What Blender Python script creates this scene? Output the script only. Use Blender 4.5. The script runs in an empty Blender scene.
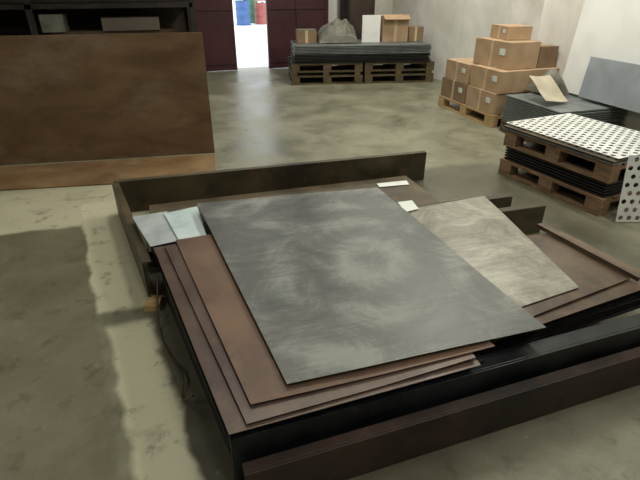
import bpy, math, random
from mathutils import Vector, Matrix, noise
random.seed(4)
S=bpy.context.scene
S.view_settings.view_transform='Standard'
def lin(c):
    return tuple(((x/255)/12.92 if x/255<=.04045 else ((x/255+.055)/1.055)**2.4) for x in c)+(1,)
# ---------------------------------------------------------------- materials
def mat(name,c1,c2,scale=4,rough=.6,metal=0,bump=.1,stretch=(1,1,1),c3=None,detail=6,lo=.35,hi=.65,spec=.5,rvar=.15,c4=None):
    m=bpy.data.materials.new(name);m.use_nodes=True;n=m.node_tree.nodes;l=m.node_tree.links
    b=n['Principled BSDF'];b.inputs['Metallic'].default_value=metal
    b.inputs['Specular IOR Level'].default_value=spec
    tc=n.new('ShaderNodeTexCoord');mp=n.new('ShaderNodeMapping');mp.inputs['Scale'].default_value=stretch
    l.new(tc.outputs['Object'],mp.inputs['Vector'])
    nz=n.new('ShaderNodeTexNoise');nz.inputs['Scale'].default_value=scale;nz.inputs['Detail'].default_value=detail
    nz.inputs['Distortion'].default_value=.6
    l.new(mp.outputs[0],nz.inputs['Vector'])
    r=n.new('ShaderNodeValToRGB');e=r.color_ramp.elements
    e[0].position=lo;e[0].color=lin(c1);e[1].position=hi;e[1].color=lin(c2)
    l.new(nz.outputs['Fac'],r.inputs[0]);out=r.outputs[0]
    def blend(out,sc,a,b_,c,amt=1):
        n2=n.new('ShaderNodeTexNoise');n2.inputs['Scale'].default_value=sc;n2.inputs['Detail'].default_value=8;n2.inputs['Roughness'].default_value=.65
        l.new(mp.outputs[0],n2.inputs['Vector'])
        r2=n.new('ShaderNodeMapRange');r2.inputs[1].default_value=a;r2.inputs[2].default_value=b_;r2.inputs[4].default_value=amt
        l.new(n2.outputs['Fac'],r2.inputs[0])
        mx=n.new('ShaderNodeMix');mx.data_type='RGBA';l.new(r2.outputs[0],mx.inputs[0]);l.new(out,mx.inputs[6]);mx.inputs[7].default_value=lin(c)
        return mx.outputs[2]
    if c3: out=blend(out,scale*.37,.5,.68,c3)
    if c4: out=blend(out,scale*2.6,.54,.72,c4,.8)
    l.new(out,b.inputs['Base Color'])
    mr=n.new('ShaderNodeMapRange');mr.inputs['To Min'].default_value=max(.05,rough-rvar);mr.inputs['To Max'].default_value=min(1,rough+rvar)
    l.new(nz.outputs['Fac'],mr.inputs[0]);l.new(mr.outputs[0],b.inputs['Roughness'])
    if bump:
        n3=n.new('ShaderNodeTexNoise');n3.inputs['Scale'].default_value=scale*6;n3.inputs['Detail'].default_value=5
        l.new(mp.outputs[0],n3.inputs['Vector'])
        bp=n.new('ShaderNodeBump');bp.inputs['Strength'].default_value=bump;bp.inputs['Distance'].default_value=.01
        l.new(n3.outputs['Fac'],bp.inputs['Height']);l.new(bp.outputs[0],b.inputs['Normal'])
    return m
def scuffed(name,base,lo,hi,center,ringscale,rough=.42,metal=.2,amt=.5):
    """steel sheet with faint circular handling scuffs, fine scratches and dusty blotches"""
    m=bpy.data.materials.new(name);m.use_nodes=True;n=m.node_tree.nodes;l=m.node_tree.links;b=n['Principled BSDF']
    b.inputs['Metallic'].default_value=metal
    tc=n.new('ShaderNodeTexCoord')
    mp=n.new('ShaderNodeMapping');mp.inputs['Location'].default_value=(-center[0],-center[1],0);l.new(tc.outputs['Object'],mp.inputs['Vector'])
    wv=n.new('ShaderNodeTexWave');wv.wave_type='RINGS';wv.rings_direction='Z';wv.inputs['Scale'].default_value=ringscale;wv.inputs['Distortion'].default_value=4;wv.inputs['Detail'].default_value=6;wv.inputs['Detail Scale'].default_value=1.0
    l.new(mp.outputs[0],wv.inputs['Vector'])
    nm=n.new('ShaderNodeTexNoise');nm.inputs['Scale'].default_value=1.7;nm.inputs['Detail'].default_value=2;l.new(tc.outputs['Object'],nm.inputs['Vector'])
    rm=n.new('ShaderNodeMapRange');rm.inputs[1].default_value=.38;rm.inputs[2].default_value=.6;l.new(nm.outputs['Fac'],rm.inputs[0])
    wm=n.new('ShaderNodeMath');wm.operation='MULTIPLY';l.new(wv.outputs['Fac'],wm.inputs[0]);l.new(rm.outputs[0],wm.inputs[1])
    nz=n.new('ShaderNodeTexNoise');nz.inputs['Scale'].default_value=3.2;nz.inputs['Detail'].default_value=14;nz.inputs['Roughness'].default_value=.78;nz.inputs['Distortion'].default_value=.8;l.new(tc.outputs['Object'],nz.inputs['Vector'])
    ms=n.new('ShaderNodeMapping');ms.inputs['Scale'].default_value=(3,80,1);ms.inputs['Rotation'].default_value=(0,0,.35);l.new(tc.outputs['Object'],ms.inputs['Vector'])
    sc=n.new('ShaderNodeTexNoise');sc.inputs['Scale'].default_value=1.5;sc.inputs['Detail'].default_value=5;l.new(ms.outputs[0],sc.inputs['Vector'])
    a=n.new('ShaderNodeMath');a.operation='MULTIPLY_ADD';l.new(wm.outputs[0],a.inputs[0]);a.inputs[1].default_value=.2*amt;l.new(nz.outputs['Fac'],a.inputs[2])
    a2=n.new('ShaderNodeMath');a2.operation='MULTIPLY_ADD';l.new(sc.outputs['Fac'],a2.inputs[0]);a2.inputs[1].default_value=.2;l.new(a.outputs[0],a2.inputs[2])
    r=n.new('ShaderNodeValToRGB');e=r.color_ramp.elements;e[0].position=.46;e[0].color=lin(lo);e[1].position=.84;e[1].color=lin(hi)
    k=r.color_ramp.elements.new(.64);k.color=lin(base)
    l.new(a2.outputs[0],r.inputs[0]);l.new(r.outputs[0],b.inputs['Base Color'])
    mr=n.new('ShaderNodeMapRange');mr.inputs['From Min'].default_value=.35;mr.inputs['From Max'].default_value=.8;mr.inputs['To Min'].default_value=rough-.12;mr.inputs['To Max'].default_value=rough+.15
    l.new(a.outputs[0],mr.inputs[0]);l.new(mr.outputs[0],b.inputs['Roughness'])
    return m
M={}
M['gray']=scuffed('mill_steel',(92,94,90),(68,70,67),(138,141,134),(.85,1.9),1.1,.45,.15,.9)
M['tan']=scuffed('dusty_galvanised',(146,143,130),(98,94,80),(190,188,172),(1.2,1.9),.6,.42,.15,.4)
M['brown']=mat('rust_sheet',(96,73,58),(120,95,77),3,.5,.1,.05,c3=(80,64,54),detail=10,c4=(126,92,62))
M['purple']=mat('dark_rust_sheet',(76,61,55),(100,83,73),4,.42,.15,.05,c3=(114,102,92),detail=10,c4=(104,78,58))
M['rustr']=mat('rust_sheet_worn',(66,52,40),(106,88,68),4,.36,.1,.1,c3=(132,118,98),detail=10,c4=(112,82,56))
M['edge']=mat('dark_steel_stack',(24,22,21),(44,40,38),6,.5,.2,.1)
M['black']=mat('black_beam',(18,21,24),(38,42,45),5,.35,.3,.05,c4=(52,50,46))
M['beamr']=mat('brown_beam',(46,34,29),(68,52,45),4,.5,.1,.1,c3=(36,30,28),detail=9,c4=(84,62,44))
M['olive']=mat('olive_beam',(60,53,36),(90,80,58),3,.5,.1,.1,c3=(46,40,31),detail=9,c4=(98,74,48))
M['low']=mat('low_rust',(66,57,42),(98,86,64),3,.55,.05,.1,c3=(50,42,34),detail=9,c4=(104,78,52))
M['plate']=mat('rust_plate',(98,74,50),(122,98,72),1.7,.5,.1,.04,(1,1,2.4),c3=(142,124,106),detail=10,c4=(92,74,54))
M['platedark']=mat('rust_dark',(44,36,30),(70,56,44),3,.6,.1,.1)
M['platetop']=mat('rust_top',(66,52,38),(92,74,54),3,.45,.15,.1)
M['floorsheet']=mat('floor_rust',(112,86,56),(138,112,78),3,.6,0,.05,c3=(92,76,54),detail=9)
M['wood']=mat('pallet_wood',(116,92,68),(152,124,94),5,.8,0,.2,(1,6,6))
M['wooddark']=mat('old_pallet_wood',(68,58,38),(100,86,60),5,.85,0,.2,(1,6,6))
M['woodl']=mat('light_wood',(172,144,98),(198,168,122),6,.8,0,.1,(1,6,6))
M['card']=mat('cardboard',(168,140,110),(188,160,128),3,.85,0,.03)
M['card2']=mat('cardboard_dark',(128,104,80),(148,124,96),3,.85,0,.03)
M['tape']=mat('tape',(196,174,142),(208,188,154),3,.4,0,0)
M['white']=mat('white_board',(230,230,226),(242,242,238),2,.6,0,.02)
M['label']=mat('label_paper',(205,212,205),(225,230,222),5,.6,0,0)
M['cyan']=mat('cyan_film',(186,206,208),(210,224,224),5,.3,0,.05)
M['cyan2']=mat('cyan_film_pale',(164,172,174),(194,200,202),5,.35,0,.05)
M['bluegray']=mat('bluegray_panel',(146,153,158),(164,171,176),3,.5,.1,.02)
M['bgsheet']=mat('bluegray_sheets',(96,101,100),(124,130,127),4,.5,.2,.04)
M['maroon']=mat('maroon_door',(58,26,32),(74,34,40),2,.5,0,.05)
M['perf']=mat('perforated_metal',(212,214,210),(232,234,230),5,.4,.1,.02)
M['dark']=mat('dark_metal',(34,30,28),(54,48,44),5,.6,.2,.05)
M['wallw']=mat('plaster_wall',(210,208,200),(238,236,228),1.3,.85,0,.15,c3=(188,184,172),detail=9)
M['walld']=mat('dark_wall',(76,68,60),(100,92,82),1.3,.85,0,.15,c3=(66,58,50))
M['ceil']=mat('ceiling_paint',(150,148,138),(170,168,158),2,.9,0,.05)
M['blue']=mat('blue_plastic',(66,96,146),(76,110,160),4,.5,0,0)
M['green']=mat('green_plastic',(76,122,92),(86,136,104),4,.5,0,0)
M['red']=mat('red_plastic',(158,84,76),(174,98,88),4,.5,0,0)
M['yard']=mat('yard_concrete',(210,214,216),(228,230,232),2,.9,0,.05)
M['cream']=mat('crumpled_paper',(166,156,136),(192,184,162),5,.7,0,.2)
M['tarp']=mat('gray_tarp',(92,90,80),(124,122,110),4,.6,0,.2)
M['strap']=mat('strap',(54,46,34),(80,70,52),8,.5,0,0)
def emis(name,c,s):
    m=bpy.data.materials.new(name);m.use_nodes=True;b=m.node_tree.nodes['Principled BSDF']
    b.inputs['Emission Color'].default_value=lin(c);b.inputs['Emission Strength'].default_value=s;return m
M['tube']=emis('tube_glow',(255,250,232),4)
# floor
def floor_mat():
    m=bpy.data.materials.new('concrete_floor');m.use_nodes=True;n=m.node_tree.nodes;l=m.node_tree.links;b=n['Principled BSDF']
    g=n.new('ShaderNodeNewGeometry')
    def ns(sc,d=6,ro=.5,di=0):
        k=n.new('ShaderNodeTexNoise');k.inputs['Scale'].default_value=sc;k.inputs['Detail'].default_value=d;k.inputs['Roughness'].default_value=ro;k.inputs['Distortion'].default_value=di
        l.new(g.outputs['Position'],k.inputs['Vector']);return k.outputs['Fac']
    w=ns(5,5)
    sep=n.new('ShaderNodeSeparateXYZ');l.new(g.outputs['Position'],sep.inputs[0])
    def mt(op,a,b_):
        k=n.new('ShaderNodeMath');k.operation=op
        for i,x in enumerate((a,b_)):
            if isinstance(x,(int,float)): k.inputs[i].default_value=x
            else: l.new(x,k.inputs[i])
        return k.outputs[0]
    def step(x,a,b_):
        k=n.new('ShaderNodeMapRange');k.interpolation_type='SMOOTHSTEP';l.new(x,k.inputs[0]);k.inputs[1].default_value=a;k.inputs[2].default_value=b_;return k.outputs[0]
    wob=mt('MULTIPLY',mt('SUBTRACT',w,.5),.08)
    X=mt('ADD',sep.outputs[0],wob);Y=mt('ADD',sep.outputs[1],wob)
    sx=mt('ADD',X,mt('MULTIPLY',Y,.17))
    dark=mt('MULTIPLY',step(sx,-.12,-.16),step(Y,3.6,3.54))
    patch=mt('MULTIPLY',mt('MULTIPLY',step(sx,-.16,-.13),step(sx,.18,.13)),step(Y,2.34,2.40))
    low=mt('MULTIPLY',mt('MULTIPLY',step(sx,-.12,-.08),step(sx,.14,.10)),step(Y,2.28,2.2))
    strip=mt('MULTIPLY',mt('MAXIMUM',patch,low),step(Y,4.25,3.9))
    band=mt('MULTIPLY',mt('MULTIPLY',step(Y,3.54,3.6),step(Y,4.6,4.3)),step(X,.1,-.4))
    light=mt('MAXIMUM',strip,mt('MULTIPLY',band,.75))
    breakup=step(ns(3.1,9,.65),.22,.46)  # noise that breaks up the pale strip and band
    light=mt('MULTIPLY',light,breakup)
    nz=ns(1.5,10,.7,.4)
    r=n.new('ShaderNodeValToRGB');e=r.color_ramp.elements;e[0].position=.33;e[0].color=lin((98,97,80));e[1].position=.68;e[1].color=lin((146,144,122));l.new(nz,r.inputs[0])
    def mix(f,a,c):
        k=n.new('ShaderNodeMix');k.data_type='RGBA'
        l.new(f,k.inputs[0]);l.new(a,k.inputs[6]);k.inputs[7].default_value=lin(c);return k.outputs[2]
    c=r.outputs[0]
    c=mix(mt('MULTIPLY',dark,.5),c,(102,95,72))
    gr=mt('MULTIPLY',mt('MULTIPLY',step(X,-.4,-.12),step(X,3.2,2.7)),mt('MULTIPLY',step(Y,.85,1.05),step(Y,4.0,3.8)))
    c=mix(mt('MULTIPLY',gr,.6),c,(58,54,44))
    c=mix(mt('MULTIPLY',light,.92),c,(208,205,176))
    c=mix(mt('MULTIPLY',step(ns(7,9,.68),.54,.68),.5),c,(72,67,52))
    c=mix(mt('MULTIPLY',step(ns(26,4,.6),.62,.74),.3),c,(164,161,142))
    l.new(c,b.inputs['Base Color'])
    mr=n.new('ShaderNodeMapRange');mr.inputs['From Min'].default_value=.3;mr.inputs['From Max'].default_value=.7;mr.inputs['To Min'].default_value=.26;mr.inputs['To Max'].default_value=.52;l.new(nz,mr.inputs[0]);l.new(mr.outputs[0],b.inputs['Roughness'])
    bp=n.new('ShaderNodeBump');bp.inputs['Strength'].default_value=.12;bp.inputs['Distance'].default_value=.01;l.new(ns(14),bp.inputs['Height']);l.new(bp.outputs[0],b.inputs['Normal'])
    return m
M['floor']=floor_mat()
# ---------------------------------------------------------------- builders
class B:
    def __init__(s): s.v=[];s.f=[];s.mi=[];s.mats=[]
    def m(s,k):
        if k not in s.mats: s.mats.append(k)
        return s.mats.index(k)
    def add(s,vs,fs,k):
        o=len(s.v);s.v+=[tuple(x) for x in vs];i=s.m(k)
        for f in fs: s.f.append(tuple(o+j for j in f));s.mi.append(i)
        return s
    def box(s,a,b,k,rz=0,rx=0,ry=0,jit=0):
        c=[(a[i]+b[i])/2 for i in range(3)];h=[(b[i]-a[i])/2 for i in range(3)]
        R=Matrix.Rotation(rz,3,'Z')@Matrix.Rotation(rx,3,'X')@Matrix.Rotation(ry,3,'Y')
        vs=[]
        for z in(-1,1):
            for x,y in((-1,-1),(1,-1),(1,1),(-1,1)):
                vs.append(Vector(c)+R@Vector((x*h[0],y*h[1],z*h[2]))+Vector([random.uniform(-jit,jit) for _ in range(3)]))
        return s.add(vs,[(0,3,2,1),(4,5,6,7),(0,1,5,4),(1,2,6,5),(2,3,7,6),(3,0,4,7)],k)
    def cyl(s,c,r,h,k,n=24):
        vs=[(c[0]+r*math.cos(2*math.pi*i/n),c[1]+r*math.sin(2*math.pi*i/n),c[2]+z) for z in(0,h) for i in range(n)]
        return s.add(vs,[tuple(range(n))[::-1],tuple(range(n,2*n))]+[(i,(i+1)%n,n+(i+1)%n,n+i) for i in range(n)],k)
    def prism(s,pts,z0,z1,k):
        n=len(pts);vs=[(p[0],p[1],z0) for p in pts]+[(p[0],p[1],z1) for p in pts]
        return s.add(vs,[tuple(range(n))[::-1],tuple(range(n,2*n))]+[(i,(i+1)%n,n+(i+1)%n,n+i) for i in range(n)],k)
    def make(s,name,loc=(0,0,0),rz=0,rot=None,bevel=0):
        me=bpy.data.meshes.new(name);me.from_pydata(s.v,[],s.f)
        for k in s.mats: me.materials.append(M[k])
        for p,i in zip(me.polygons,s.mi): p.material_index=i
        me.update();o=bpy.data.objects.new(name,me);S.collection.objects.link(o)
        o.location=loc;o.rotation_euler=rot or (0,0,rz)
        if bevel:
            md=o.modifiers.new('b','BEVEL');md.width=bevel;md.segments=2;md.limit_method='ANGLE'
        return o
def sheet(name,c,z,t,k,bow=.004,n=16,seed=0,curl=None,hump=0):
    """c: far-left, far-right, near-right, near-left; z 4 heights"""
    vs=[];fs=[]
    for j in range(n+1):
        for i in range(n+1):
            a=i/n;b=j/n
            x=(1-b)*((1-a)*c[0][0]+a*c[1][0])+b*((1-a)*c[3][0]+a*c[2][0])
            y=(1-b)*((1-a)*c[0][1]+a*c[1][1])+b*((1-a)*c[3][1]+a*c[2][1])
            zz=(1-b)*((1-a)*z[0]+a*z[1])+b*((1-a)*z[3]+a*z[2])
            zz+=bow*noise.noise(Vector((x*1.6+seed,y*1.6,seed)))
            if hump:
                e=(16*a*(1-a)*b*(1-b))**.5;zz+=e*hump*(.8+.5*noise.noise(Vector((x*5,y*5,seed)))+.15*noise.noise(Vector((x*14,y*14,seed))))
            if curl: zz+=curl[0]*max(0,a*b-.55)+curl[1]*max(0,(1-a)*b-.55)
            vs.append((x,y,zz))
    w=n+1
    for j in range(n):
        for i in range(n): fs.append((j*w+i,(j+1)*w+i,(j+1)*w+i+1,j*w+i+1))
    b=B();b.add(vs,fs,k);o=b.make(name)
    md=o.modifiers.new('s','SOLIDIFY');md.thickness=t;md.offset=-1
    return o
def channel(name,p0,p1,z0,h,fl,t,k,side=1,top=True):
    d=Vector((p1[0]-p0[0],p1[1]-p0[1]));L=d.length
    b=B()
    b.box((0,min(0,side*t),0),(L,max(0,side*t),h),k)
    if top: b.box((0,min(side*t,side*fl),h-t),(L,max(side*t,side*fl),h),k)
    b.box((0,min(side*t,side*fl),0),(L,max(side*t,side*fl),t),k)
    return b.make(name,(p0[0],p0[1],z0),math.atan2(d.y,d.x),bevel=.002)
# ---------------------------------------------------------------- room
H=4.5;x0,x1,y0,y1=-6,4.75,-4,10.3
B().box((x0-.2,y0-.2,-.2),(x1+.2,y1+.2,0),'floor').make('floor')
B().box((x0-.2,y0-.2,H),(x1+.2,y1+.2,H+.2),'ceil').make('ceiling')
B().box((x0-.2,y0-.2,0),(x0,y1+.2,H),'walld').make('wall_left')
B().box((x0,y0-.2,0),(x1,y0,H),'walld').make('wall_front')
w=B().box((x1,y0-.2,0),(x1+.2,y1+.2,H),'wallw');w.box((x1-.12,1.5,0),(x1,5.57,H),'wallw');w.make('wall_right')
w=B();w.box((x0,y1,0),(.8,y1+.2,H),'walld');w.box((3.15,y1,0),(x1,y1+.2,H),'wallw');w.box((.8,y1,3),(3.15,y1+.2,H),'walld');w.make('wall_back')
d=B()
d.box((.6,y1-.09,.01),(1.38,y1-.03,3.05),'maroon')
for z in(.12,1.1,2.1):d.box((.62,y1-.11,z),(1.36,y1-.09,z+.08),'maroon')
d.make('door_1')
d=B();d.box((2.03,y1-.09,.01),(3.3,y1-.03,3.05),'maroon')
for z in(.12,1.1,2.1):d.box((2.05,y1-.11,z),(3.28,y1-.09,z+.08),'maroon')
for x in(2.03,2.62,3.22):d.box((x,y1-.115,.01),(x+.07,y1-.09,3.05),'maroon')
d.make('door_2')
B().box((-12,y1+.2,-.2),(16,34,-.01),'yard').make('yard_ground')
B().box((-12,30,-.01),(16,30.3,5),'white').make('yard_building')
def drum(k,x,y,r=.28,h=.9):
    b=B();b.cyl((0,0,0),r,h,k)
    for z in(0,.3,.6,.87):b.cyl((0,0,z),r+.02,.03,k)
    b.cyl((.1,.1,h),.04,.03,'dark',12);return b.make('plastic_drum',(x,y,-.01))
drum('blue',3.3,21.5);drum('green',3.85,22.6);drum('red',4.1,21.8,.25,.8)
def lamp(x,y,p,L=1.5):
    b=B();b.box((-.15,-L/2,.02),(.15,L/2,.1),'white')
    for dx in(-.08,.08):b.box((dx-.018,-L/2+.05,-.01),(dx+.018,L/2-.05,.02),'tube')
    b.box((-.01,-.5,.1),(.01,-.49,.499),'dark');b.box((-.01,.5,.1),(.01,.51,.499),'dark')
    o=b.make('fluorescent_fixture',(x,y,H-.5))
    ld=bpy.data.lights.new('tube_light','AREA');ld.shape='RECTANGLE';ld.size=.5;ld.size_y=L;ld.energy=p;ld.color=(1,.975,.87)
    lo=bpy.data.objects.new('tube_light',ld);S.collection.objects.link(lo);lo.parent=o;lo.location=(0,0,-.04)
for x,y,p in((-3.2,0,34),(-3.2,4,24),(.8,-1,42),(.8,4,38),(.8,8,22),(3.3,1.2,60),(3.3,4.6,98),(3.3,7.6,66)): lamp(x,y,p)
W=bpy.data.worlds.new('sky');S.world=W;W.use_nodes=True
bg=W.node_tree.nodes['Background'];bg.inputs[0].default_value=(.88,.94,1,1);bg.inputs[1].default_value=2.4
# ---------------------------------------------------------------- steel frame + sheet pile
channel('steel_channel_beam',(-.50,3.70),(2.11,3.66),0,.26,.05,.01,'olive',1)
channel('steel_channel_beam',(-.51,3.68),(-.27,2.40),0,.26,.05,.01,'olive',1)
channel('steel_channel_beam',(-.18,2.40),(.05,1.16),0,.2,.07,.012,'edge',1)
channel('steel_channel_beam',(.03,1.10),(2.9,1.20),0,.285,.08,.012,'black',1)
channel('steel_channel_beam',(.06,1.03),(2.9,1.14),0,.19,.05,.012,'beamr',1)
channel('steel_channel_beam',(.3,2.48),(2.42,2.48),0,.21,.06,.01,'olive',1)
channel('steel_channel_beam',(.3,2.69),(2.30,2.69),0,.21,.06,.01,'olive',1)
channel('steel_channel_beam',(.15,1.55),(2.3,1.6),0,.2,.06,.012,'edge',1)
b=B()
for i in range(4):
    o=random.uniform(-.02,.02);b.box((-.25+o,2.85+o,.02+i*.02),(1.9+o,3.6+o,.032+i*.02),'low')
b.box((-.2,2.85,0),(1.8,2.93,.02),'wooddark');b.box((-.2,3.45,0),(1.8,3.53,.02),'wooddark')
b.make('steel_sheet_stack')
b=B()
for i in range(6):
    q=[random.uniform(-.012,.012) for _ in range(4)]
    b.prism([(.04+q[0],1.13+abs(q[1])),(1.02+q[2],1.16+abs(q[1])),(1.02+q[2],2.42),(-.18+q[0],2.42+q[3])],.212+i*.017,.222+i*.017,'edge')
b.prism([(-.2,2.44),(1.2,2.44),(1.2,2.88),(-.27,2.88)],.212,.29,'edge')
b.make('steel_sheet_stack')
b=B()
for i in range(6):
    q=[random.uniform(-.012,.012) for _ in range(4)]
    b.prism([(1.06,1.24+abs(q[1])),(2.08+q[2],1.36+q[1]),(2.06+q[2],1.92+q[3]),(1.06,1.94+q[3])],.212+i*.017,.222+i*.017,'edge')
b.prism([(1.06,1.97),(1.85,1.97),(1.85,2.43),(1.06,2.43)],.212,.3,'edge')
b.make('steel_sheet_stack')
sheet('steel_sheet',[(-.2,2.44),(1.0,2.46),(.98,1.13),(.03,1.09)],[.325]*4,.003,'purple',.004,seed=1)
sheet('steel_sheet',[(-.14,2.42),(1.0,2.5),(.97,1.155),(.09,1.105)],[.335,.335,.332,.338],.003,'purple',.004,seed=2,curl=(.03,0))
sheet('steel_sheet',[(-.08,2.45),(1.0,2.5),(1.07,1.18),(.115,1.17)],[.347]*4,.003,'brown',.006,seed=3,curl=(.02,.01))
sheet('steel_sheet',[(.07,2.86),(1.25,2.77),(1.32,1.20),(.25,1.21)],[.372,.376,.370,.366],.0025,'gray',.006,24,seed=4)
sheet('steel_sheet',[(1.0,2.40),(1.89,2.48),(1.69,1.42),(1.1,1.34)],[.352,.35,.35,.352],.0025,'tan',.008,seed=5)
sheet('steel_sheet',[(1.3,1.96),(2.05,1.95),(2.13,1.36),(1.1,1.23)],[.33]*4,.004,'rustr',.006,seed=6)
sheet('steel_sheet',[(1.3,1.88),(1.93,1.93),(2.0,1.42),(1.3,1.30)],[.338,.342,.345,.338],.003,'rustr',.01,seed=7)
b=B();b.box((0,0,0),(.012,.62,.02),'rustr');b.box((0,0,.018),(.03,.62,.022),'rustr');b.make('bent_edge_strip',(1.99,1.38,.348),math.radians(7))
sheet('plastic_film_sheet',[(-.33,2.93),(-.12,2.95),(-.06,2.52),(-.22,2.50)],[.30,.302,.305,.30],.002,'cyan2',.004,seed=8)
sheet('plastic_film_sheet',[(-.14,2.90),(.07,2.95),(.09,2.50),(-.06,2.48)],[.312,.312,.314,.314],.002,'cyan',.004,seed=9)
sheet('paper_label',[(1.29,2.53),(1.39,2.53),(1.37,2.40),(1.27,2.38)],[.362]*4,.001,'label',0,4)
sheet('paper_label',[(1.56,3.47),(1.83,3.46),(1.81,3.37),(1.55,3.39)],[.1]*4,.001,'label',0,4)
B().prism([(-.30,2.32),(-.22,2.30),(-.2,2.40),(-.27,2.43)],0,.035,'woodl').make('wood_shim')
cu=bpy.data.curves.new('loose_strap','CURVE');cu.dimensions='3D';cu.bevel_depth=.005
sp=cu.splines.new('BEZIER');pts=[(-.2,2.35,.2),(-.22,2.15,.02),(-.17,1.9,.01),(-.12,1.72,.03),(-.13,1.62,.01),(-.08,1.5,.12)]
sp.bezier_points.add(len(pts)-1)
for p,c in zip(sp.bezier_points,pts):p.co=c;p.handle_left_type=p.handle_right_type='AUTO'
o=bpy.data.objects.new('loose_strap',cu);S.collection.objects.link(o);cu.materials.append(M['strap'])
# ---------------------------------------------------------------- rusty upright plates on a stand, left
b=B();L=3.6;T=1.17
for i,(dh,k) in enumerate(((0,'plate'),(-.015,'platetop'),(-.008,'platedark'))):
    y=i*.02;b.box((-L+i*.01,y,0.0),(-i*.012,y+.012,T+dh),k,jit=.002)
for x in(-3.0,-1.9,-.7):
    b.box((x,.062,0),(x+.06,.12,T-.1),'dark');b.box((x,.07,0),(x+.06,.75,.06),'dark');b.box((x+.01,.30,-.0),(x+.05,.35,1.08),'dark',rx=.5)
b.make('rusty_steel_plate',(.37,5.0,0),math.radians(-6))
b=B();b.prism([(-3.2,4.72),(.30,4.24),(.36,4.93),(-3.2,5.3)],0,.012,'floorsheet');b.make('rusty_floor_plate')
# rack behind
b=B()
for x in(-4.4,-2.2,0):
    for y in(0,.8):b.box((x-.04,y-.04,0),(x+.04,y+.04,2.6),'dark')
for z in(.5,1.25,2.0):b.box((-4.4,-.04,z),(0,.84,z+.06),'dark')
b.box((-4.4,.84,0),(0,.86,2.6),'platedark')
b.box((-4.2,.05,.56),(-2.6,.7,.9),'platedark');b.box((-2.0,.05,.56),(-.3,.7,.95),'platetop')
b.box((-3.6,.0,.9),(-3.1,.5,1.15),'bluegray');b.box((-2.1,.0,.95),(-1.8,.4,1.18),'tarp');b.box((-1.3,.0,.95),(-.5,.6,1.12),'walld')
b.make('storage_rack',(.5,8.2,0))
# ---------------------------------------------------------------- pallets
def pallet(b,x,y,z,L,Wd,k):
    for i in range(3):
        yy=y+i*(Wd-.1)/2
        b.box((x,yy,z),(x+L,yy+.1,z+.022),k)
        for j in range(3):
            xx=x+j*(L-.14)/2;b.box((xx,yy,z+.022),(xx+.14,yy+.1,z+.1),k)
    for j in range(3):
        xx=x+j*(L-.14)/2;b.box((xx,y,z+.1),(xx+.14,y+Wd,z+.122),k)
    n=7
    for i in range(n):
        yy=y+i*(Wd-.1)/(n-1);b.box((x,yy,z+.122),(x+L,yy+.1,z+.144),k,jit=.003)
FL=(2.05,8.37,0);FR=math.radians(-10.5)
b=B()
for xx in(0,1.28):
    pallet(b,xx,0,0,1.24,1.0,'wooddark');pallet(b,xx,.02,.2,1.24,1.0,'wooddark')
    for j in(0,.55,1.1):b.box((xx+j,0,.144),(xx+j+.1,1,.2),'wooddark')
b.make('wooden_pallet_stack',FL,FR)
b=B()
for i in range(12):
    q=random.uniform(-.05,.05);b.box((.08+q,.02+q/2,.35+i*.024),(2.45+q,.95,.364+i*.024),'bgsheet' if i>5 else 'edge',rz=random.uniform(-.01,.01))
b.make('steel_sheet_stack',FL,FR)
zt=.632
def top_item(name,fn):
    b=B();fn(b);b.make(name,FL,FR)
top_item('cardboard_box',lambda b:(b.box((.14,.45,zt),(.48,.8,zt+.2),'card2'),b.box((.28,.445,zt),(.33,.45,zt+.2),'tape'),b.box((.14,.45,zt+.2),(.48,.8,zt+.205),'tarp')))
o=sheet('draped_tarp',[(.5,.98),(1.25,.98),(1.2,.3),(.5,.28)],[zt+.01]*4,.004,'tarp',0,28,seed=11,hump=.4);o.location=FL;o.rotation_euler=(0,0,FR)
top_item('white_panel',lambda b:(b.box((1.28,.4,zt),(1.6,.43,zt+.44),'white'),b.box((1.4,.43,zt),(1.44,.6,zt+.03),'wood')))
top_item('cardboard_box',lambda b:(b.box((1.66,.45,zt),(2.12,.9,zt+.42),'card'),b.box((1.86,.445,zt),(1.92,.45,zt+.42),'tape'),b.box((1.66,.32,zt+.4),(2.12,.46,zt+.41),'card',rx=.5)))
top_item('cardboard_box',lambda b:(b.box((2.15,.5,zt),(2.42,.8,zt+.24),'card2'),b.box((2.26,.495,zt),(2.3,.5,zt+.24),'tape')))
b=B();b.box((0,0,0),(.55,.5,1.5),'dark');b.box((.03,-.02,.1),(.52,0,1.4),'platedark');b.box((.44,-.04,.7),(.47,-.02,.85),'bgsheet');b.make('metal_cabinet',(3.5,9.6,0))
b=B();pallet(b,0,0,0,1.28,.9,'woodl');b.make('wooden_pallet',(4.62,5.0,0),math.radians(90))
def cbox(a,c,k='card',rz=0):
    b=B();cx,cy=(a[0]+c[0])/2,(a[1]+c[1])/2;hx,hy,h=(c[0]-a[0])/2,(c[1]-a[1])/2,c[2]-a[2]
    b.box((-hx,-hy,0),(hx,hy,h),k)
    b.box((-hx-.002,-.02,0),(-hx,.02,h),'tape')
    b.box((-hx,-.02,h),(hx,.02,h+.002),'tape')
    b.box((-hx-.003,-hy*.75,h*.5),(-hx-.0005,-hy*.45,h*.75),'label')
    b.make('cardboard_box',(cx,cy,a[2]),rz,bevel=.004)
z=.15
cbox((3.73,5.02,z),(4.15,5.62,z+.25));cbox((3.73,5.65,z),(4.15,6.26,z+.25),'card2');cbox((4.18,5.02,z),(4.6,5.62,z+.25),'card2');cbox((4.18,5.65,z),(4.6,6.26,z+.25))
z=.405
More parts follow.
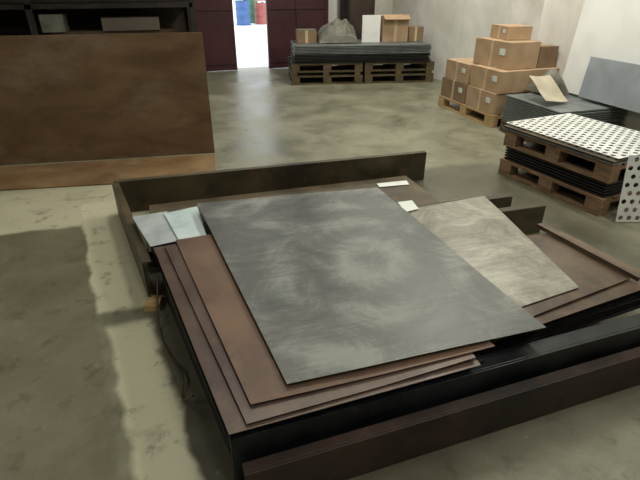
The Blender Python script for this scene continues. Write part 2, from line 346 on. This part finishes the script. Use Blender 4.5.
cbox((3.75,5.0,z),(4.17,5.6,z+.25),rz=.03);cbox((3.74,5.66,z),(4.15,6.22,z+.24));cbox((4.2,5.03,z),(4.6,5.6,z+.25));cbox((4.2,5.66,z),(4.6,6.22,z+.25),'card2')
z=.66
cbox((3.86,5.1,z),(4.3,5.75,z+.3),rz=.08);cbox((4.34,5.12,z),(4.6,5.45,z+.24),'card2')
z=.965
cbox((4.0,5.3,z),(4.32,5.7,z+.15),rz=-.1)
# ---------------------------------------------------------------- perforated stack right
b=B();pallet(b,0,0,0,1.07,.85,'wood');pallet(b,0,0,.27,1.07,.85,'wood')
for i in range(5):b.box((.02,.02,.147+i*.024),(1.05,.83,.16+i*.024),'edge')
b.make('wooden_pallet_stack',(3.86,2.68,0),math.radians(98))
def perforated(name,w,h,p,r,loc,rot,k='perf'):
    b=B();nx=int(w/p);ny=int(h/p);N=12
    for j in range(ny):
        off=(p/2 if j%2 else 0)
        for i in range(nx):
            cx=p/2+i*p+off;cy=p/2+j*p
            inner=[(cx+r*math.cos(2*math.pi*(q+.5)/N),cy+r*math.sin(2*math.pi*(q+.5)/N),0) for q in range(N)]
            outer=[]
            for q in range(N):
                a=2*math.pi*(q+.5)/N;m=max(abs(math.cos(a)),abs(math.sin(a)));outer.append((cx+p/2*math.cos(a)/m,cy+p/2*math.sin(a)/m,0))
            b.add(inner+outer,[(q,q+N,(q+1)%N+N,(q+1)%N) for q in range(N)],k)
        if off: b.box((0,j*p,-.001),(p/2,(j+1)*p,0),k)
        else: b.box((nx*p,j*p,-.001),(nx*p+p/2,(j+1)*p,0),k)
    o=b.make(name,loc,rot=rot)
    md=o.modifiers.new('s','SOLIDIFY');md.thickness=.003;md.offset=0
    return o
b=B()
for i in range(2):b.box((.0,.0,.418+i*.016),(1.1,.87,.428+i*.016),'bgsheet' if i<1 else 'olive')
b.make('steel_sheet_stack',(3.87,2.68,0),math.radians(98))
perforated('perforated_sheet',1.12,.86,.068,.02,(3.87,2.69,.457),(0,0,math.radians(98)))
perforated('perforated_sheet',.5,.5,.062,.018,(3.06,2.44,.01),(math.radians(80),0,math.radians(-18)))
b=B();pallet(b,0,0,0,.9,.85,'wooddark')
for i in range(12):
    q=random.uniform(-.015,.015);b.box((.0+q,.0+q,.148+i*.024),(.9+q,.85,.162+i*.024),'bgsheet')
b.make('steel_sheet_stack',(4.6,3.95,0),math.radians(90))
b=B();b.box((0,0,0),(.02,1.9,1.35),'white',ry=.08);b.make('leaning_white_board',(4.50,2.9,.45))
b=B();b.box((0,0,0),(.012,1.3,.42),'bluegray',ry=.1);b.make('leaning_panel',(4.38,3.1,.46))
sheet('plastic_wrap_bundle',[(4.1,4.97),(4.42,4.97),(4.42,4.6),(4.1,4.62)],[.448]*4,.003,'tarp',0,24,seed=5,hump=.26)
sheet('crumpled_wrapping_paper',[(3.8,4.58),(4.09,4.60),(4.10,4.25),(3.76,4.2)],[.68,.68,.50,.50],.003,'cream',.12,20,seed=3)
# ---------------------------------------------------------------- camera
cd=bpy.data.cameras.new('camera');cd.lens=27;cd.sensor_width=36;cd.clip_start=.05
co=bpy.data.objects.new('camera',cd);S.collection.objects.link(co);co.location=(0,0,1.6);co.rotation_euler=(math.radians(61.6),0,math.radians(-17));S.camera=co
